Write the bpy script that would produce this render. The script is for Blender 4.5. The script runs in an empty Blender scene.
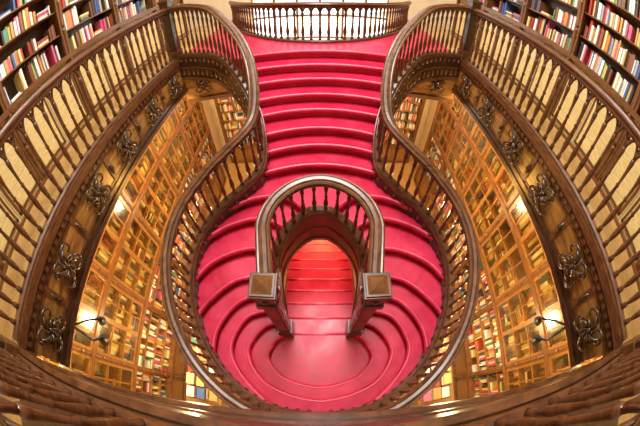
import bpy, bmesh, math, random
from mathutils import Vector
OFF=6.3
rnd=random.Random(4)
# ---------------------------------------------------------------- materials
def newmat(name):
    m=bpy.data.materials.new(name); m.use_nodes=True
    nt=m.node_tree; return m,nt,nt.nodes['Principled BSDF']
def ramp(nt,cols,interp='LINEAR'):
    r=nt.nodes.new('ShaderNodeValToRGB'); r.color_ramp.interpolation=interp
    el=r.color_ramp.elements
    while len(el)<len(cols): el.new(0.5)
    for i,(p,c) in enumerate(cols):
        el[i].position=p; el[i].color=(c[0],c[1],c[2],1)
    return r
def wood(name,c1,c2,rough=.35,scale=3.0,stretch=(1,1,6),bump=.15,coat=0.2):
    m,nt,b=newmat(name)
    tc=nt.nodes.new('ShaderNodeTexCoord'); mp=nt.nodes.new('ShaderNodeMapping')
    mp.inputs['Scale'].default_value=(scale*stretch[0],scale*stretch[1],scale*stretch[2])
    n=nt.nodes.new('ShaderNodeTexNoise'); n.inputs['Scale'].default_value=3; n.inputs['Detail'].default_value=6
    n.inputs['Distortion'].default_value=.6
    r=ramp(nt,[(.3,c1),(.7,c2)])
    nt.links.new(tc.outputs['Object'],mp.inputs[0]); nt.links.new(mp.outputs[0],n.inputs['Vector'])
    nt.links.new(n.outputs[0],r.inputs[0]); nt.links.new(r.outputs[0],b.inputs['Base Color'])
    bp=nt.nodes.new('ShaderNodeBump'); bp.inputs['Strength'].default_value=bump; bp.inputs['Distance'].default_value=.01
    nt.links.new(n.outputs[0],bp.inputs['Height']); nt.links.new(bp.outputs[0],b.inputs['Normal'])
    b.inputs['Roughness'].default_value=rough; b.inputs['Coat Weight'].default_value=coat
    b.inputs['Coat Roughness'].default_value=.2
    return m
W_RAIL=wood('wood_handrail',(.050,.016,.006),(.165,.062,.019),.34,coat=.12)
W_BAL=wood('wood_baluster',(.058,.020,.007),(.155,.056,.017),.28,coat=.25)
W_DARK=wood('wood_dark_walnut',(.024,.009,.004),(.065,.025,.010),.3)
W_MID=wood('wood_oak',(.10,.036,.010),(.21,.085,.024),.33)
W_GOLD=wood('wood_gilt_panel',(.09,.036,.007),(.38,.19,.042),.28,scale=1.0,coat=.4)
W_BACK=wood('bookcase_back',(.50,.32,.085),(.74,.52,.18),.5)
W_SHELF=wood('wood_shelf',(.17,.070,.016),(.34,.155,.038),.32)
W_CREAM=wood('wood_cream_panel',(.60,.42,.16),(.80,.61,.27),.5)
W_FLOOR=wood('floor_parquet',(.36,.20,.07),(.58,.36,.13),.3,scale=2,stretch=(6,1,1))
W_FLOORD=wood('floor_dark_oak',(.05,.020,.008),(.12,.050,.018),.4,scale=2,stretch=(6,1,1))
PLAS=wood('plaster_cream',(.70,.58,.38),(.78,.66,.45),.8,scale=1,stretch=(1,1,1),coat=0)
CARV=wood('wood_carving',(.022,.009,.004),(.085,.036,.012),.26)
def redmat(name,a,b_,c,rough):
    m,nt,b=newmat(name)
    n=nt.nodes.new('ShaderNodeTexNoise'); n.inputs['Scale'].default_value=4; n.inputs['Detail'].default_value=9; n.inputs['Roughness'].default_value=.65
    tc=nt.nodes.new('ShaderNodeTexCoord'); nt.links.new(tc.outputs['Object'],n.inputs['Vector'])
    r=ramp(nt,[(.32,a),(.58,b_),(.75,c)])
    nt.links.new(n.outputs[0],r.inputs[0]); nt.links.new(r.outputs[0],b.inputs['Base Color'])
    r2=ramp(nt,[(.3,(rough-.08,)*3),(.7,(rough+.12,)*3)]); nt.links.new(n.outputs[0],r2.inputs[0]); nt.links.new(r2.outputs[0],b.inputs['Roughness'])
    b.inputs['Specular IOR Level'].default_value=.42
    return m
RED=redmat('crimson_paint',(.44,.007,.038),(.57,.014,.062),(.64,.035,.10),.38)
NOSE=redmat('crimson_paint_edge_highlight',(.64,.05,.12),(.76,.11,.19),(.84,.22,.29),.26)  # lighter pink puts the edge highlight into the nosing colour so steps read
def bookmat(name,cols):
    m,nt,b=newmat(name)
    g=nt.nodes.new('ShaderNodeNewGeometry')
    r=ramp(nt,[(i/len(cols),c) for i,c in enumerate(cols)],'CONSTANT')
    nt.links.new(g.outputs['Random Per Island'],r.inputs[0]); nt.links.new(r.outputs[0],b.inputs['Base Color'])
    b.inputs['Roughness'].default_value=.5
    return m
BOOKS=bookmat('book_covers',[(.75,.70,.58),(.45,.05,.04),(.80,.76,.66),(.06,.12,.30),(.60,.42,.12),(.03,.03,.035),(.8,.78,.72),(.10,.25,.14),(.65,.22,.06),(.35,.42,.5),(.22,.08,.04),(.78,.62,.28),(.6,.1,.2),(.85,.83,.78),(.12,.06,.03),(.5,.3,.1)])
BOOKG=bookmat('book_covers_old',[(.66,.48,.16),(.46,.20,.05),(.80,.66,.36),(.24,.10,.03),(.80,.60,.24),(.88,.80,.56),(.10,.03,.015),(.50,.38,.14),(.92,.90,.78),(.08,.10,.07),(.50,.08,.04),(.10,.14,.22),(.60,.45,.16)])
def simple(name,c,rough=.5,metal=0,emit=None,es=0):
    m,nt,b=newmat(name)
    n=nt.nodes.new('ShaderNodeTexNoise'); n.inputs['Scale'].default_value=12
    r=ramp(nt,[(.3,tuple(x*.85 for x in c)),(.7,c)])
    nt.links.new(n.outputs[0],r.inputs[0]); nt.links.new(r.outputs[0],b.inputs['Base Color'])
    b.inputs['Roughness'].default_value=rough; b.inputs['Metallic'].default_value=metal
    if emit: b.inputs['Emission Color'].default_value=(*emit,1); b.inputs['Emission Strength'].default_value=es
    return m
IRON=simple('iron_black',(.02,.018,.016),.4,.6)
BULB=simple('lamp_bulb',(1,.9,.7),.4,0,(1,.75,.4),12)
BRASS=simple('brass',(.55,.36,.10),.3,.9)
def glassm(name,tint,rnd_=False):
    m=bpy.data.materials.new(name); m.use_nodes=True; nt=m.node_tree; nt.nodes.clear()
    o=nt.nodes.new('ShaderNodeOutputMaterial'); t=nt.nodes.new('ShaderNodeBsdfTransparent'); g=nt.nodes.new('ShaderNodeBsdfGlossy')
    t.inputs[0].default_value=(*tint,1); g.inputs['Roughness'].default_value=.15
    mx=nt.nodes.new('ShaderNodeMixShader'); mx.inputs[0].default_value=.10
    if rnd_:
        ge=nt.nodes.new('ShaderNodeNewGeometry')
        r=ramp(nt,[(0,(1,1,.97)),(.45,(1,.93,.72)),(.6,(.97,.99,1)),(.85,(.78,.92,1)),(.93,(1,.80,.6))],'CONSTANT')
        nt.links.new(ge.outputs['Random Per Island'],r.inputs[0]); nt.links.new(r.outputs[0],t.inputs[0])
    nt.links.new(t.outputs[0],mx.inputs[1]); nt.links.new(g.outputs[0],mx.inputs[2]); nt.links.new(mx.outputs[0],o.inputs[0])
    return m
GLASS=glassm('cabinet_glass',(.97,.93,.76))
SGLASS=glassm('stained_glass',(1,1,1),True)
# ---------------------------------------------------------------- mesh builder
class MB:
    def __init__(s): s.v=[];s.f=[];s.m=[];s.sm=[];s.mats=[]
    def mi(s,m):
        if m not in s.mats: s.mats.append(m)
        return s.mats.index(m)
    def add(s,vs,fs,m,smooth=False):
        o=len(s.v); s.v+= [(p[0],p[1],p[2]+OFF) for p in vs]; k=s.mi(m)
        for f in fs: s.f.append([i+o for i in f]); s.m.append(k); s.sm.append(smooth)
    def box(s,x0,x1,y0,y1,z0,z1,m):
        x0,x1=min(x0,x1),max(x0,x1); y0,y1=min(y0,y1),max(y0,y1); z0,z1=min(z0,z1),max(z0,z1)
        vs=[(x,y,z) for z in (z0,z1) for y in (y0,y1) for x in (x0,x1)]
        s.add(vs,[(0,2,3,1),(4,5,7,6),(0,1,5,4),(2,6,7,3),(0,4,6,2),(1,3,7,5)],m)
    def prism(s,poly,z0,z1,m):
        q=[]
        for p in poly:
            if not q or (abs(p[0]-q[-1][0])+abs(p[1]-q[-1][1]))>1e-4: q.append(p)
        if (abs(q[0][0]-q[-1][0])+abs(q[0][1]-q[-1][1]))<1e-4: q.pop()
        a=sum(q[i][0]*q[(i+1)%len(q)][1]-q[(i+1)%len(q)][0]*q[i][1] for i in range(len(q)))
        if a<0: q=q[::-1]
        n=len(q); vs=[(p[0],p[1],z1) for p in q]+[(p[0],p[1],z0) for p in q]
        s.add(vs,[list(range(n)),list(range(2*n-1,n-1,-1))]+[(i,i+n,(i+1)%n+n,(i+1)%n) for i in range(n)],m)
    def lathe(s,cx,cy,prof,m,n=8,smooth=True):
        vs=[];fs=[]
        for r,z in prof:
            for i in range(n):
                a=2*math.pi*i/n; vs.append((cx+r*math.cos(a),cy+r*math.sin(a),z))
        for k in range(len(prof)-1):
            for i in range(n): fs.append((k*n+i,k*n+(i+1)%n,(k+1)*n+(i+1)%n,(k+1)*n+i))
        fs.append(list(range(n))[::-1]); fs.append([(len(prof)-1)*n+i for i in range(n)])
        s.add(vs,fs,m,smooth)
    def sweep(s,path,prof,m,smooth=False):
        n=len(prof); vs=[];fs=[]; L=len(path)
        for i,p in enumerate(path):
            a=path[max(0,i-1)]; b=path[min(L-1,i+1)]
            t=Vector((b[0]-a[0],b[1]-a[1],0)); t.normalize(); sd=Vector((t.y,-t.x,0))
            for q in prof: vs.append((p[0]+sd.x*q[0],p[1]+sd.y*q[0],p[2]+q[1]))
        for i in range(L-1):
            for k in range(n): fs.append((i*n+k,i*n+(k+1)%n,(i+1)*n+(k+1)%n,(i+1)*n+k))
        fs.append(list(range(n))[::-1]); fs.append([(L-1)*n+k for k in range(n)])
        s.add(vs,fs,m,smooth)
    def tube(s,path,r,m,n=6):
        P=[Vector(p) for p in path]; L=len(P); vs=[];fs=[]
        ref=None
        for i in range(L):
            t=(P[min(L-1,i+1)]-P[max(0,i-1)]).normalized()
            if ref is None:
                ref=Vector((0,0,1)) if abs(t.z)<.9 else Vector((1,0,0))
            a=(ref-t*ref.dot(t)).normalized(); b=t.cross(a); ref=a
            rr=r[i] if isinstance(r,(list,tuple)) else r
            for k in range(n):
                an=2*math.pi*k/n; q=P[i]+a*math.cos(an)*rr+b*math.sin(an)*rr; vs.append(tuple(q))
        for i in range(L-1):
            for k in range(n): fs.append((i*n+k,i*n+(k+1)%n,(i+1)*n+(k+1)%n,(i+1)*n+k))
        fs.append(list(range(n))[::-1]); fs.append([(L-1)*n+k for k in range(n)])
        s.add(vs,fs,m,True)
    def obj(s,name,parent=None,bevel=0):
        me=bpy.data.meshes.new(name); me.from_pydata(s.v,[],s.f)
        for m in s.mats: me.materials.append(m)
        for p,k,sm in zip(me.polygons,s.m,s.sm): p.material_index=k; p.use_smooth=sm
        bm=bmesh.new(); bm.from_mesh(me); bmesh.ops.recalc_face_normals(bm,faces=bm.faces); bm.to_mesh(me); bm.free()
        o=bpy.data.objects.new(name,me); bpy.context.collection.objects.link(o)
        if parent: o.parent=parent
        if bevel:
            b=o.modifiers.new('bevel','BEVEL'); b.width=bevel; b.segments=2; b.limit_method='ANGLE'
        return o
def empty(name):
    e=bpy.data.objects.new(name,None); bpy.context.collection.objects.link(e); return e
def catmull(pts,n=8):
    P=[pts[0]]+list(pts)+[pts[-1]]; out=[]
    d=len(pts[0])
    for i in range(1,len(P)-2):
        for k in range(n):
            t=k/n
            out.append(tuple(.5*((2*P[i][c])+(-P[i-1][c]+P[i+1][c])*t+(2*P[i-1][c]-5*P[i][c]+4*P[i+1][c]-P[i+2][c])*t*t+(-P[i-1][c]+3*P[i][c]-3*P[i+1][c]+P[i+2][c])*t**3) for c in range(d)))
    out.append(tuple(pts[-1])); return out
def resample(path,step):
    S=[0]
    for a,b in zip(path,path[1:]): S.append(S[-1]+math.hypot(b[0]-a[0],b[1]-a[1]))
    n=max(2,int(round(S[-1]/step))); out=[];j=0
    for i in range(n+1):
        t=S[-1]*i/n
        while j<len(S)-2 and S[j+1]<t: j+=1
        u=(t-S[j])/max(1e-9,S[j+1]-S[j])
        out.append(tuple(path[j][c]+(path[j+1][c]-path[j][c])*u for c in range(len(path[0]))))
    return out
RAILP=[(-.030,-.035),(-.046,-.022),(-.050,-.008),(-.040,.002),(-.058,.014),(-.060,.032),(-.046,.044),(-.034,.042),(-.026,.058),(0,.066),(.026,.058),(.034,.042),(.046,.044),(.060,.032),(.058,.014),(.040,.002),(.050,-.008),(.046,-.022),(.030,-.035)]
BAL=[(.022,0),(.022,.07),(.012,.09),(.019,.14),(.026,.24),(.019,.36),(.012,.48),(.019,.505),(.012,.53),(.014,.68),(.019,.76),(.021,.78),(.021,.82),(.012,.84)]
def balustrade(mb,path,step=.12,scale=1.0,railscale=1.0,arch=True,base=True):
    mb.sweep([(p[0],p[1],p[3]-.068*railscale) for p in path],[(a*railscale,b*railscale) for a,b in RAILP],W_RAIL,False)
    if base: mb.sweep([(p[0],p[1],p[2]) for p in path],[(-.045,0),(-.045,.03),(-.03,.05),(.03,.05),(.045,.03),(.045,0)],W_RAIL)
    pts=resample(path,step)
    for p in pts[1:-1]:
        z0=p[2]+.04; z1=p[3]-.09*railscale; H=z1-z0
        mb.lathe(p[0],p[1],[(r*scale,z0+t*H) for r,t in BAL],W_BAL,8)
    if arch:
        for a,b in zip(pts,pts[1:]):
            def P(u,t):
                z0=a[2]+(b[2]-a[2])*u+.04; z1=a[3]+(b[3]-a[3])*u-.09*railscale
                return (a[0]+(b[0]-a[0])*u,a[1]+(b[1]-a[1])*u,z0+(z1-z0)*t)
            mb.tube([P(0,.80),P(.06,.88),P(.22,.95),P(.5,1.01)],.014*scale,W_BAL,5)
            mb.tube([P(1,.80),P(.94,.88),P(.78,.95),P(.5,1.01)],.014*scale,W_BAL,5)
            mb.tube([P(0.06,.93),P(0.0,.98),P(-.06,.93),P(0,.88),P(0.06,.93)],.010*scale,W_BAL,4)
        mb.sweep([(p[0],p[1],p[3]-.1*railscale-.012) for p in path],[(-.012,0),(-.012,.04),(.012,.04),(.012,0)],W_RAIL)
def mir(l): return [(-p[0],)+tuple(p[1:]) for p in l]
# ---------------------------------------------------------------- staircase
stair=empty('double_curved_staircase')
FL=-1.15
OUT=catmull([(-2.36,4.05),(-1.95,3.90),(-1.55,3.66),(-1.22,3.38),(-.95,3.08),(-.76,2.76),(-.67,2.42),(-.70,2.16),(-.88,1.95),(-1.14,1.72),(-1.33,1.43),(-1.41,1.1),(-1.39,.75),(-1.28,.4),(-1.06,.06),(-.73,-.22),(-.4,-.36),(0,-.41)],8)
INN=[(-.5*math.sin(a*math.pi/32),1.2+.5*math.cos(a*math.pi/32)) for a in range(0,17)]
INN+= [(-.5+.09*t/12,1.2-.58*t/12) for t in range(1,13)]
def near(path,p): return min(range(len(path)),key=lambda i:(path[i][0]-p[0])**2+(path[i][1]-p[1])**2)
def upno(k):
    ye=3.55-.19*k
    i=min(range(0,60),key=lambda i:abs(OUT[i][1]-ye)); x=OUT[i][0]; y=OUT[i][1]
    return i,[(x*(1-2*t/16),y+.15*(1-(1-2*t/16)**2)) for t in range(17)]
ND={1:[(-.1,1.69),(-.35,1.95),(-.72,1.96),(-1.02,1.81)],
2:[(-.3,1.6),(-.68,1.76),(-1.05,1.65),(-1.30,1.46)],
3:[(-.45,1.4),(-.82,1.43),(-1.2,1.25),(-1.40,1.0)],
4:[(-.498,1.18),(-.92,1.10),(-1.22,.83),(-1.36,.60)],
5:[(-.48,1.0),(-.88,.90),(-1.13,.55),(-1.16,.18)],
6:[(-.455,.86),(-.83,.74),(-1.0,.35),(-.83,0),(-.45,-.35)],
7:[(-.43,.74),(-.67,.64),(-.83,.34),(-.66,.0),(-.32,-.18),(0,-.24)],
8:[(-.41,.62),(-.56,.48),(-.62,.28),(-.46,.06),(-.22,-.04),(0,-.08)]}
N={}
for j,p in ND.items():
    q=catmull(p,7); oi=near(OUT,p[-1]); ii=near(INN,p[0]); q[0]=INN[ii]
    if j<7: q[-1]=OUT[oi]
    N[j]=(ii,oi,q)
ZU=lambda k: FL-.14*k
ZA=lambda j: -2.27-.12875*j
mb=MB()
TH=.2
ups=[upno(k) for k in range(8)]
for k in range(1,8):
    i0,a=ups[k-1]; i1,b=ups[k]
    poly=a+mir(OUT[i0:i1+1])+b[::-1]+OUT[i0:i1+1][::-1]
    mb.prism(poly,ZU(k)-TH,ZU(k),RED)
i0,a=ups[7]; ii,oi,q=N[1]
mb.prism(a+mir(OUT[i0:oi+1])+mir(q[::-1])+mir(INN[:ii+1][::-1])+INN[:ii+1]+q+OUT[i0:oi+1][::-1],ZU(8)-TH,ZU(8),RED)
for j in range(1,6):
    a=N[j]; b=N[j+1]
    poly=a[2]+OUT[a[1]:b[1]+1]+b[2][::-1]+INN[a[0]:b[0]+1][::-1]
    mb.prism(poly,ZA(j)-TH,ZA(j),RED); mb.prism(mir(poly),ZA(j)-TH,ZA(j),RED)
a=N[6]; b=N[7]; half=a[2]+OUT[a[1]:]; inn=INN[a[0]:b[0]+1]
mb.prism(half+mir(half[::-1])+mir(inn)+mir(b[2])+b[2][::-1]+inn[::-1],ZA(6)-TH,ZA(6),RED)
a=N[7]; b=N[8]; inn=INN[a[0]:b[0]+1]
mb.prism(a[2]+mir(a[2][::-1])+mir(inn)+mir(b[2])+b[2][::-1]+inn[::-1],ZA(7)-TH,ZA(7),RED)
mb.prism(N[8][2]+mir(N[8][2][::-1]),ZA(8)-TH,ZA(8),RED)
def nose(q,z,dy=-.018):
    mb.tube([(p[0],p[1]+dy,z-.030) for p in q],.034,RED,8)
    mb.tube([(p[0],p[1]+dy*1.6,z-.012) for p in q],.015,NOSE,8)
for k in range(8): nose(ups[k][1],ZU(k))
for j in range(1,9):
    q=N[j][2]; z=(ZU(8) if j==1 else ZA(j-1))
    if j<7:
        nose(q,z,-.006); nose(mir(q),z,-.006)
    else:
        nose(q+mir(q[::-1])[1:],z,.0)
G=-6.3; nr=20; rz=(3.0)/nr; ty=.25
for i in range(1,nr):
    y=.62+ty*(i-1); z=-3.3-rz*i; w=.46+.012*i
    mb.box(-w,w,y,y+ty+.02,z-.17,z,RED)
for i in range(0,nr):
    y=.62+ty*i; z=-3.3-rz*i; w=.44+.012*i
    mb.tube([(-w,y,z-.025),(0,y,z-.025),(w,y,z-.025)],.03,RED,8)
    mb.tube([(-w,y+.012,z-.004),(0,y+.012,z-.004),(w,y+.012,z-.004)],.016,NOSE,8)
mb.obj('treads',stair)
mb=MB()
S=[0]
for p,q in zip(OUT,OUT[1:]): S.append(S[-1]+math.hypot(q[0]-p[0],q[1]-p[1]))
kn=[(0,FL)]+[(S[ups[k][0]],ZU(k)) for k in range(8)]+[(S[N[j][1]],(ZU(8) if j==1 else ZA(j-1))) for j in range(1,7)]+[(S[-1],ZA(6)-.02)]
def interp(kn,s):
    for (a,x),(b,y) in zip(kn,kn[1:]):
        if s<=b: return x+(y-x)*max(0,(s-a))/max(1e-6,b-a)
    return kn[-1][1]
zo=[interp(kn,s) for s in S]
for _ in range(6): zo=[zo[0]]+[(zo[i-1]+zo[i]+zo[i+1])/3 for i in range(1,len(zo)-1)]+[zo[-1]]
outL=[(p[0],p[1],z) for p,z in zip(OUT,zo)]
full=outL+mir(outL[::-1])[1:]
mb.sweep(full,[(-.045,-.34),(-.045,.07),(.045,.07),(.045,-.34)],W_DARK)
mb.sweep(full,[(-.06,-.38),(-.06,-.32),(.06,-.32),(.06,-.38)],W_RAIL)
mb.sweep(full,[(-.055,.05),(-.055,.08),(.055,.08),(.055,.05)],W_RAIL)
mb.sweep(full,[(-.052,-.16),(-.052,-.13),(.052,-.13),(.052,-.16)],W_RAIL)
fr_=resample(full,.12)
for i,p in enumerate(fr_[1:-1]):
    a=fr_[i]; b=fr_[i+2]; t=Vector((b[0]-a[0],b[1]-a[1])).normalized(); n=Vector((t.y,-t.x))
    for sg in(-1,1):
        c=(p[0]+n.x*.045*sg,p[1]+n.y*.045*sg)
        mb.lathe(c[0],c[1],[(.004,p[2]-.04),(.022,p[2]-.02),(.028,p[2]),(.004,p[2]+.03)],W_BAL,6)
        mb.lathe(c[0],c[1],[(.003,p[2]-.30),(.02,p[2]-.26),(.024,p[2]-.23),(.003,p[2]-.18)],W_BAL,6)
IS=[0]
for p,q in zip(INN,INN[1:]): IS.append(IS[-1]+math.hypot(q[0]-p[0],q[1]-p[1]))
ikn=[(0,-2.27)]+[(IS[N[j][0]],(ZU(8) if j==1 else ZA(j-1))) for j in range(1,9)]
zi=[interp(ikn,s) for s in IS]
top=[max(z+.05,-2.62) for z in zi]
def wallstrip(mb,pts,zb,zt,th,m):
    L=len(pts); vs=[]
    for i,p in enumerate(pts):
        a=pts[max(0,i-1)]; b=pts[min(L-1,i+1)]; t=Vector((b[0]-a[0],b[1]-a[1])).normalized(); n=(t.y,-t.x)
        for sgn in (-1,1):
            for z in (zb[i],zt[i]): vs.append((p[0]+n[0]*th*sgn/2,p[1]+n[1]*th*sgn/2,z))
    fs=[]
    for i in range(L-1):
        o=i*4; q=o+4
        fs+=[(o,o+1,q+1,q),(o+2,q+2,q+3,o+3),(o+1,o+3,q+3,q+1),(o,q,q+2,o+2)]
    fs+=[(0,2,3,1),((L-1)*4,(L-1)*4+1,(L-1)*4+3,(L-1)*4+2)]
    mb.add(vs,fs,m)
ip=INN[::-1]+mir(INN)[1:]; tt=top[::-1]+top[1:]; zz=zi[::-1]+zi[1:]
wallstrip(mb,ip,[z-.42 for z in zz],tt,.07,W_MID)
mb.sweep([(p[0],p[1],t) for p,t in zip(ip,tt)],[(-.05,-.02),(-.05,.03),(.05,.03),(.05,-.02)],W_RAIL)
mb.sweep([(p[0],p[1],z-.42) for p,z in zip(ip,zz)],[(-.05,-.03),(-.05,.03),(.05,.03),(.05,-.03)],W_RAIL)
mb.sweep([(p[0],p[1],z-.2) for p,z in zip(ip,zz)],[(-.045,-.015),(-.045,.015),(.045,.015),(.045,-.015)],W_RAIL)
for sx in (-1,1):
    mb.sweep([(sx*(.49),.62,-3.3),(sx*(.49+.24),.62+ty*20,-6.3+.02)],[(-.03,-.25),(-.03,.2),(.03,.2),(.03,-.25)],W_MID)
    mb.lathe(sx*.9,.15,[(.14,G),(.14,G+.2),(.08,G+.3),(.07,-3.7),(.13,-3.6),(.13,-3.35)],W_DARK,12)
mb.obj('stringers',stair)
mb=MB()
def hh(i):
    u=min(1,S[i]/1.6); u=u*u*(3-2*u); v=min(1,max(0,(S[i]-2.2)/1.2))
    return .97-.22*u-.15*v
rl=[(p[0],p[1],p[2]+.07,p[2]+hh(i)+.08) for i,p in enumerate(outL)]
balustrade(mb,rl+mir(rl[::-1])[1:],.115,1.05,1.0)
mb.obj('outer_balustrade',stair)
mb=MB()
L=len(ip)
zr=[-1.70-.05*abs(2*i/(L-1)-1) for i in range(L)]
balustrade(mb,[(p[0]*.94,p[1],t,z) for p,t,z in zip(ip,tt,zr)],.115,1.0,1.05)
for sx in (-1,1):
    balustrade(mb,[(sx*.57,2.1,-4.0,-3.4),(sx*.73,5.4,-6.1,-5.4)],.2,.95,1)
mb.obj('inner_balustrade',stair)
mb=MB()
for sx in (-1,1):
    x=sx*.40;y=.66
    mb.box(x-.085,x+.085,y-.085,y+.085,-3.3,-3.0,W_DARK)
    mb.box(x-.065,x+.065,y-.065,y+.065,-3.0,-1.95,W_RAIL)
    for dx,dy in((1,0),(-1,0),(0,1),(0,-1)):
        for z0,z1 in((-2.95,-2.5),(-2.42,-2.05)):
            mb.box(x+dx*.067-.04*abs(dy)-.006*abs(dx),x+dx*.067+.04*abs(dy)+.006*abs(dx),y+dy*.067-.04*abs(dx)-.006*abs(dy),y+dy*.067+.04*abs(dx)+.006*abs(dy),z0,z1,W_MID)
        mb.lathe(x+dx*.075,y+dy*.075,[(.004,-1.86),(.035,-1.83),(.035,-1.80),(.004,-1.77)],CARV,8)
    mb.box(x-.09,x+.09,y-.09,y+.09,-2.02,-1.94,W_DARK)
    mb.box(x-.075,x+.075,y-.075,y+.075,-1.94,-1.76,W_RAIL)
    mb.box(x-.10,x+.10,y-.10,y+.10,-1.76,-1.71,W_DARK)
    mb.box(x-.088,x+.088,y-.088,y+.088,-1.71,-1.695,W_RAIL)
    c=.074; mb.add([(x-c,y-c,-1.695),(x+c,y-c,-1.695),(x+c,y+c,-1.695),(x-c,y+c,-1.695),(x,y,-1.645)],[(0,1,4),(1,2,4),(2,3,4),(3,0,4),(3,2,1,0)],W_MID)
mb.obj('newel_posts',stair,.005)
# ---------------------------------------------------------------- gallery
gal=empty('upper_gallery')
X0=2.36; XW=3.6; YN=-3.0; YF=7.4
nearE=catmull([(-X0,-.50),(-1.6,-.41),(-.8,-.30),(0,-.26),(.8,-.30),(1.6,-.41),(X0,-.50)],6)
mb=MB()
for sx in(-1,1): mb.box(sx*X0,sx*(XW+.15),YN,YF,FL-.22,FL,W_FLOOR)
mb.prism(nearE+[(X0,YN),(-X0,YN)],FL-.22,FL,W_FLOORD)
mb.obj('gallery_floor',gal)
mb=MB()
i0,a=ups[0]
arc=[(2.0-4.0*t/28,4.1+.55*(2.0-4.0*t/28)**2) for t in range(29)]
poly=OUT[:i0+1]+a+mir(OUT[:i0+1][::-1])+[(X0,YF),(2.0,YF)]+arc+[(-2.0,YF),(-X0,YF)]
mb.prism(poly,FL-.22,FL,RED)
mb.obj('stairhead_landing',gal)
def curl(mb,o,u,w,n,size,su,sw,m):
    pts=[];rr=[]
    for i in range(15):
        t=i/14; a=-.6+t*5.2; r=size*(.5-.40*t)
        cu=size*.5; pts.append(tuple(o+u*su*(cu+r*math.cos(a+math.pi)*1.0)+w*sw*(size*.1+r*math.sin(a)+size*.2)+n*(.02+.035*math.sin(t*3.1)))); rr.append(size*(.085-.045*t))
    mb.tube(pts,rr,m,6)
def leaf(mb,o,u,w,n,ang,L,m):
    d=u*math.cos(ang)+w*math.sin(ang); s=u*(-math.sin(ang))+w*math.cos(ang)
    mb.tube([tuple(o+d*L*t+s*L*.18*math.sin(t*4)+n*(.015+.05*math.sin(t*3.1))) for t in (0,.2,.45,.7,.9,1)],[.01,L*.12,L*.16,L*.12,L*.05,.003],m,6)
def ornament(mb,o,u,n,size,m=CARV):
    o=Vector(o);u=Vector(u);n=Vector(n);w=Vector((0,0,1))
    for su in(-1,1):
        for sw in(-1,1): curl(mb,o,u,w,n,size,su,sw,m)
    for k in range(8): leaf(mb,o,u,w,n,k*math.pi/4+.2,size*(.8 if k%2 else .6),m)
    mb.tube([tuple(o),tuple(o+n*.05),tuple(o+n*.08)],[size*.2,size*.17,.005],m,8)
for sx,nm in((-1,'left'),(1,'right')):
    mb=MB(); x=sx*X0
    mb.box(x-sx*.055,x-sx*.0,-.44,4.05,FL-.05,FL+.04,W_RAIL)
    mb.box(x-sx*.04,x,-.44,4.05,FL-.12,FL-.05,W_DARK)
    mb.box(x-sx*.02,x,-.44,4.05,FL-.56,FL-.1,W_GOLD)
    mb.box(x-sx*.03,x,-.44,4.05,FL-.17,FL-.145,W_RAIL)
    mb.box(x-sx*.03,x,-.44,4.05,FL-.475,FL-.45,W_RAIL)
    mb.box(x-sx*.045,x,-.44,4.05,FL-.56,FL-.49,W_DARK)
    mb.box(x-sx*.065,x+sx*.1,-.44,4.05,FL-.62,FL-.56,W_DARK)
    y=-.40
    while y<4.0:
        mb.box(x-sx*.052,x,y,y+.045,FL-.115,FL-.07,W_RAIL); y+=.09
    for y in (-.15,.5,1.35,2.08,2.85,3.6):
        ornament(mb,(x-sx*.03,y,FL-.31),(0,1,0),(-sx,0,0),.24)
    for y in (.17,.92,1.72,2.46,3.22):
        mb.box(x-sx*.035,x,y-.04,y+.04,FL-.49,FL-.13,W_RAIL)
        mb.tube([(x-sx*.03,y,FL-.40),(x-sx*.06,y,FL-.31),(x-sx*.03,y,FL-.22)],[.004,.03,.004],CARV,6)
    mb.obj('carved_fascia_'+nm,gal)
mb=MB()
for sx in(-1,1):
    x0,x1=sx*.95,sx*(X0-.01)
    mb.box(x0,x1,4.0,4.12,-1.95,-1.38,W_GOLD); mb.box(x0,x1,3.96,4.14,-1.44,-1.38,W_DARK)
    mb.box(x0,x1,3.96,4.14,-2.0,-1.93,W_RAIL)
    for xx in(1.35,1.95): ornament(mb,(sx*xx,3.98,-1.68),(1,0,0),(0,-1,0),.2)
mb.obj('carved_cross_beam',gal)
mb=MB()
mb.sweep([(p[0],p[1],FL) for p in nearE],[(-.05,-.06),(-.05,.04),(.0,.04),(.0,-.06)],W_RAIL)
mb.sweep([(p[0],p[1],FL) for p in nearE],[(-.02,-.55),(-.02,-.06),(.0,-.06),(.0,-.55)],W_DARK)
mb.sweep([(p[0],p[1],FL) for p in nearE],[(-.035,-.3),(-.035,-.27),(.0,-.27),(.0,-.3)],W_RAIL)
mb.sweep([(p[0],p[1],FL) for p in nearE],[(-.05,-.6),(-.05,-.52),(.08,-.52),(.08,-.6)],W_RAIL)
mb.obj('near_fascia',gal)
for sx,nm in((-1,'left'),(1,'right')):
    mb=MB()
    balustrade(mb,[(sx*(X0+.03),y,FL+.03,-.1) for y in (-.42,1,2,3,4.0)],.148,1.2,1.1)
    mb.obj('gallery_balustrade_'+nm,gal)
mb=MB()
balustrade(mb,[(p[0],p[1]-.06,FL+.03,-.16) for p in nearE],.20,1.35,.75)
mb.obj('gallery_balustrade_near',gal)
mb=MB()
balustrade(mb,[(p[0],p[1]-.03,FL,FL+.70) for p in arc],.13,1.1,1.0)
mb.obj('gallery_balustrade_far',gal)
mb=MB()
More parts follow.
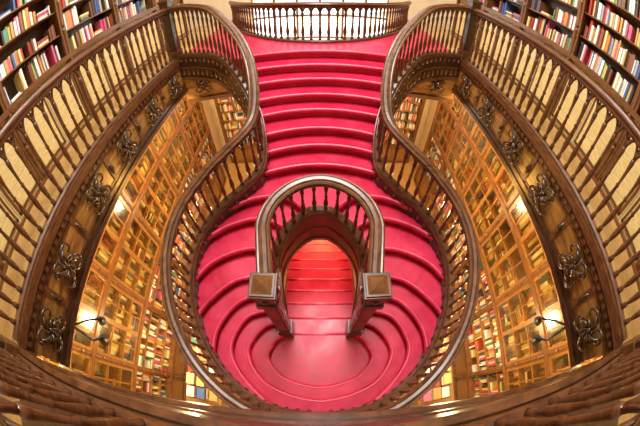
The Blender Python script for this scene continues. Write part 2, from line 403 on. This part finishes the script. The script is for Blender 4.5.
for x,y in((-X0-.02,4.05),(X0+.02,4.05),(-X0-.03,-.56),(X0+.03,-.56)):
    mb.box(x-.08,x+.08,y-.08,y+.08,FL,.02,W_DARK); mb.box(x-.1,x+.1,y-.1,y+.1,.0,.05,W_RAIL)
    mb.lathe(x,y,[(.05,.05),(.07,.1),(.06,.16),(.01,.2)],W_RAIL,10)
    mb.box(x-.1,x+.1,y-.1,y+.1,FL,FL+.2,W_RAIL)
mb.obj('gallery_corner_posts',gal,.006)
# ---------------------------------------------------------------- bookcases
def bookrow(mb,T,u0,u1,w0,w1,d,m,wr=(.02,.05)):
    u=u0+.01; hb=rnd.uniform(.6,.9)
    while u<u1-.05:
        if rnd.random()<.12: hb=rnd.uniform(.5,.92)
        if rnd.random()<.04: u+=rnd.uniform(.03,.14); continue
        if rnd.random()<.05 and u<u1-.25:
            z=w0
            for _ in range(rnd.randint(2,5)):
                t=rnd.uniform(.02,.04)
                if z+t<w1-.03: T(mb,u,u+rnd.uniform(.17,.22),.03,d-.03,z,z+t-.002,m)
                z+=t
            u+=.24; continue
        b=rnd.uniform(*wr); h=(w1-w0)*min(.95,hb*rnd.uniform(.88,1.1))
        if u+b>u1: break
        T(mb,u,u+b-.003,.03,d-rnd.uniform(.01,.09),w0,w0+h,m); u+=b
def mkT(sx,X):
    if sx==0:
        def T(mb,u0,u1,v0,v1,w0,w1,m): mb.box(u0,u1,X-v0,X-v1,w0,w1,m)
    else:
        def T(mb,u0,u1,v0,v1,w0,w1,m): mb.box(sx*(X-v0),sx*(X-v1),u0,u1,w0,w1,m)
    return T
def bookcase(name,sx,X,y0,y1,z0,segs,bay,frame=W_SHELF,back=W_BACK):
    root=empty(name); T=mkT(sx,X); D=.3
    fr=MB(); bk=MB(); gl=MB()
    H=sum(s[0] for s in segs); n=max(1,int(round((y1-y0)/bay))); bw=(y1-y0)/n
    T(fr,y0,y1,0,.02,z0,z0+H,back)
    for i in range(n+1):
        u=y0+bw*i; T(fr,u-.02,u+.02,0,D,z0,z0+H,frame); T(fr,u-.055,u+.055,D,D+.03,z0,z0+H,W_MID)
        px,py=(u,X-D-.035) if sx==0 else (sx*(X-D-.035),u)
        z=z0+.1
        while z<z0+H-.3:
            fr.lathe(px,py,[(.03,z),(.02,z+.03),(.02,z+.40),(.032,z+.43),(.02,z+.46)],W_MID,6); z+=.5
    z=z0
    for hgt,typ,rows in segs:
        T(fr,y0,y1,.02,D+.06,z-.04,z+.04,W_MID)
        if typ=='cup':
            for i in range(n):
                u=y0+bw*i
                for k in range(2):
                    a=u+.04+k*(bw-.08)/2; b=a+(bw-.08)/2
                    T(fr,a+.005,b-.005,D-.05,D-.01,z+.03,z+hgt-.03,rows)
                    T(fr,a+.07,b-.07,D-.01,D+.01,z+.12,z+hgt-.12,rows)
                    for aa,bb,cc,dd in((a+.03,a+.06,z+.08,z+hgt-.08),(b-.06,b-.03,z+.08,z+hgt-.08),(a+.03,b-.03,z+.08,z+.11),(a+.03,b-.03,z+hgt-.11,z+hgt-.08)):
                        T(fr,aa,bb,D-.01,D+.008,cc,dd,frame)
        else:
            rh=hgt/rows
            for r in range(rows):
                if r: T(fr,y0,y1,.02,D-.02,z+r*rh-.012,z+r*rh+.012,frame)
                for i in range(n):
                    if typ=='glaz' and rnd.random()<.15: continue
                    u=y0+bw*i+.03; bookrow(bk,T,u,u+bw-.06,z+r*rh+(.026 if r==0 else .013),z+(r+1)*rh-.02,D-.03 if typ=='open' else D-.08,BOOKS if typ=='open' else BOOKG,(.02,.055) if typ=='open' else (.03,.08))
            if typ=='glaz':
                for i in range(n):
                    u=y0+bw*i
                    for k in range(2):
                        a=u+.055+k*(bw-.11)/2; b=a+(bw-.11)/2
                        for aa,bb in((a,a+.04),(b-.04,b),((a+b)/2-.010,(a+b)/2+.010)): T(fr,aa,bb,D,D+.03,z+.04,z+hgt-.04,frame)
                        nn=rows
                        for q in range(nn+1):
                            zz_=z+.04+(hgt-.08)*q/nn; e=.025 if q in(0,nn) else 0
                            T(fr,a,b,D,D+.028,zz_-.011-e,zz_+.011+e,frame)
                        T(gl,a,b,D+.012,D+.016,z+.05,z+hgt-.05,GLASS)
        z+=hgt
    T(fr,y0-.05,y1+.05,0,D+.1,z0+H-.04,z0+H+.05,W_MID)
    fr.obj('frame',root); bk.obj('books',root)
    if gl.v: gl.obj('glass_doors',root)
    return root
GS=[(.75,'cup',W_SHELF),(1.4,'open',4),(1.15,'glaz',3),(1.35,'glaz',3)]
for sx in(-1,1):
    bookcase('glazed_bookcase',sx,XW,-1.6,6.2,G,GS,1.3)
    bookcase('gallery_bookcase',sx,XW,-2.4,6.4,FL,[(1.1,'cup',W_CREAM),(3.2,'open',8)],1.26,W_MID,W_DARK)
bookcase('open_bookcase',0,YF-.02,-3.2,-1.9,G,[(.75,'cup',W_SHELF),(3.9,'open',11)],1.3)
bookcase('open_bookcase',0,YF-.02,1.9,3.2,G,[(.75,'cup',W_SHELF),(3.9,'open',11)],1.3)
for sx in(-1,1):
    root=empty('display_table'); t=MB(); b=MB()
    cx=sx*2.35; ya,yb=-.7,1.5; zt=G+.85
    t.box(cx-.38,cx+.38,ya,yb,zt-.05,zt,W_SHELF); t.box(cx-.33,cx+.33,ya+.05,yb-.05,zt-.15,zt-.05,W_MID)
    for dx in(-.3,.3):
        for y in(ya+.1,yb-.1): t.lathe(cx+dx,y,[(.04,G),(.03,G+.1),(.045,G+.3),(.03,G+.45),(.045,zt-.15)],W_MID,10)
    y=ya+.06
    while y<yb-.25:
        for k in range(3):
            x=cx-.33+k*.23; z=zt
            for _ in range(rnd.randint(2,9)):
                th=rnd.uniform(.02,.035); o=rnd.uniform(-.01,.01)
                b.box(x+o,x+.17+o,y+o,y+.24+o,z,z+th-.001,BOOKS); z+=th
        y+=.29
    t.obj('table',root); b.obj('book_stacks',root)
# ---------------------------------------------------------------- room shell
def shell(name,*boxes):
    mb=MB()
    for b in boxes: mb.box(*b)
    return mb.obj(name)
CE=4.4
shell('floor',(-XW-.15,XW+.15,YN,YF,G-.1,G,W_FLOOR))
shell('wall_left',(-XW-.3,-XW-.0,YN,YF,G,CE,PLAS))
shell('wall_right',(XW,XW+.3,YN,YF,G,CE,PLAS))
shell('wall_near',(-XW-.3,XW+.3,YN-.2,YN,G,CE,PLAS))
shell('wall_far',(-XW-.3,-1.8,YF,YF+.2,G,CE,PLAS),(1.8,XW+.3,YF,YF+.2,G,CE,PLAS),(-1.8,1.8,YF,YF+.2,2.9,CE,PLAS),(-1.8,1.8,YF,YF+.2,G,-4.0,PLAS))
shell('ceiling',(-XW-.3,-1.5,YN,YF,CE,CE+.2,PLAS),(1.5,XW+.3,YN,YF,CE,CE+.2,PLAS),(-1.5,1.5,YN,-1.5,CE,CE+.2,PLAS),(-1.5,1.5,5,YF,CE,CE+.2,PLAS))
mb=MB()
for i in range(7):
    x=-1.8+3.6*i/6; mb.box(x-.03,x+.03,YF+.03,YF+.13,-4,2.9,W_MID)
for i in range(11):
    z=-4+6.9*i/10; mb.box(-1.8,1.8,YF+.03,YF+.13,z-.025,z+.025,W_MID)
for i in range(12):
    for k in range(20):
        x=-1.8+3.6*i/12; z=-4+6.9*k/20
        mb.box(x+.005,x+.295,YF+.075,YF+.08,z+.005,z+.34,SGLASS)
mb.obj('window_1')
mb=MB()
for i in range(5):
    x=-1.5+3*i/4; mb.box(x-.03,x+.03,-1.5,5,CE+.02,CE+.1,W_MID)
for i in range(9):
    y=-1.5+6.5*i/8; mb.box(-1.5,1.5,y-.03,y+.03,CE+.02,CE+.1,W_MID)
mb.box(-1.5,1.5,-1.5,5,CE+.11,CE+.12,GLASS)
mb.obj('skylight')
# ---------------------------------------------------------------- lamps
def light(name,kind,loc,e,col,**k):
    l=bpy.data.lights.new(name,kind); l.energy=e; l.color=col
    for a,b in k.items(): setattr(l,a,b)
    o=bpy.data.objects.new(name,l); o.location=(loc[0],loc[1],loc[2]+OFF); bpy.context.collection.objects.link(o); return o
WARM=(1,.76,.38)
for sx in(-1,1):
    for y in(-.6,.9,2.4,3.9,5.4):
        mb=MB(); mb.lathe(sx*2.75,y,[(.09,FL-.22),(.09,FL-.26),(.06,FL-.30)],BRASS,12); mb.lathe(sx*2.75,y,[(.055,FL-.30),(.06,FL-.34),(.03,FL-.37)],BULB,12)
        o=mb.obj('ceiling_downlight')
        light('downlight_lamp','POINT',(sx*2.75,y,FL-.47),110,WARM,shadow_soft_size=.06)
    for y in(.3,3.0):
        light('gallery_lamp_light','POINT',(sx*2.85,y,1.6),28,(1,.78,.45),shadow_soft_size=.1)
        mb=MB(); mb.lathe(sx*2.85,y,[(.02,CE),(.02,2.0)],BRASS,8); mb.lathe(sx*2.85,y,[(.03,2.0),(.14,1.9),(.17,1.78),(.16,1.76)],BRASS,14)
        mb.lathe(sx*2.85,y,[(.01,1.88),(.05,1.82),(.05,1.76),(.01,1.72)],BULB,12)
        mb.obj('pendant_lamp')
    mb=MB(); x=sx*(X0-.02); y=.0
    mb.tube([(x,y,FL-.6),(x-sx*.06,y-.03,FL-.75),(x-sx*.16,y-.05,FL-.82),(x-sx*.28,y,FL-.80)],.014,IRON,8)
    mb.tube([(x,y,FL-.62),(x-sx*.02,y+.12,FL-.78),(x-sx*.14,y+.2,FL-.86)],.012,IRON,8)
    mb.tube([(x-sx*.28,y,FL-.80),(x-sx*.24,y,FL-.87),(x-sx*.18,y,FL-.96)],[.02,.045,.06],IRON,12)
    mb.tube([(x-sx*.14,y+.2,FL-.86),(x-sx*.1,y+.2,FL-.92),(x-sx*.05,y+.2,FL-1.0)],[.02,.04,.055],IRON,12)
    mb.obj('iron_spotlight')
light('under_stair_lamp','POINT',(0,3.4,-3.3),110,(1,.48,.10),shadow_soft_size=.1)
for sx in(-1,1):
    light('ground_floor_lamp','POINT',(sx*1.9,.3,-4.0),130,WARM,shadow_soft_size=.15)
    light('ground_floor_lamp','POINT',(sx*1.9,3.0,-3.6),110,WARM,shadow_soft_size=.15)
a=light('skylight_glow','AREA',(0,2.9,CE-.05),640,(1,.97,.95),shape='RECTANGLE',size=1.8); a.data.size_y=3.0
w=bpy.data.worlds.new('World'); bpy.context.scene.world=w; w.use_nodes=True
bg=w.node_tree.nodes['Background']; bg.inputs[0].default_value=(.94,.97,1,1); bg.inputs[1].default_value=3.6
# ---------------------------------------------------------------- camera
cd=bpy.data.cameras.new('Camera'); cam=bpy.data.objects.new('Camera',cd); bpy.context.collection.objects.link(cam)
cd.type='PANO'; cd.sensor_width=36; cd.sensor_height=36*426/640; cd.clip_start=.01
for tgt in (cd,getattr(cd,'cycles',None)):
    try:
        tgt.panorama_type='FISHEYE_EQUISOLID'; tgt.fisheye_lens=15; tgt.fisheye_fov=3.6
    except Exception as e: print('pano',e)
cam.location=(0,0,OFF); cam.rotation_euler=(math.radians(37),0,0)
bpy.context.scene.camera=cam
try: bpy.context.scene.view_settings.view_transform='Standard'
except Exception as e: print(e)
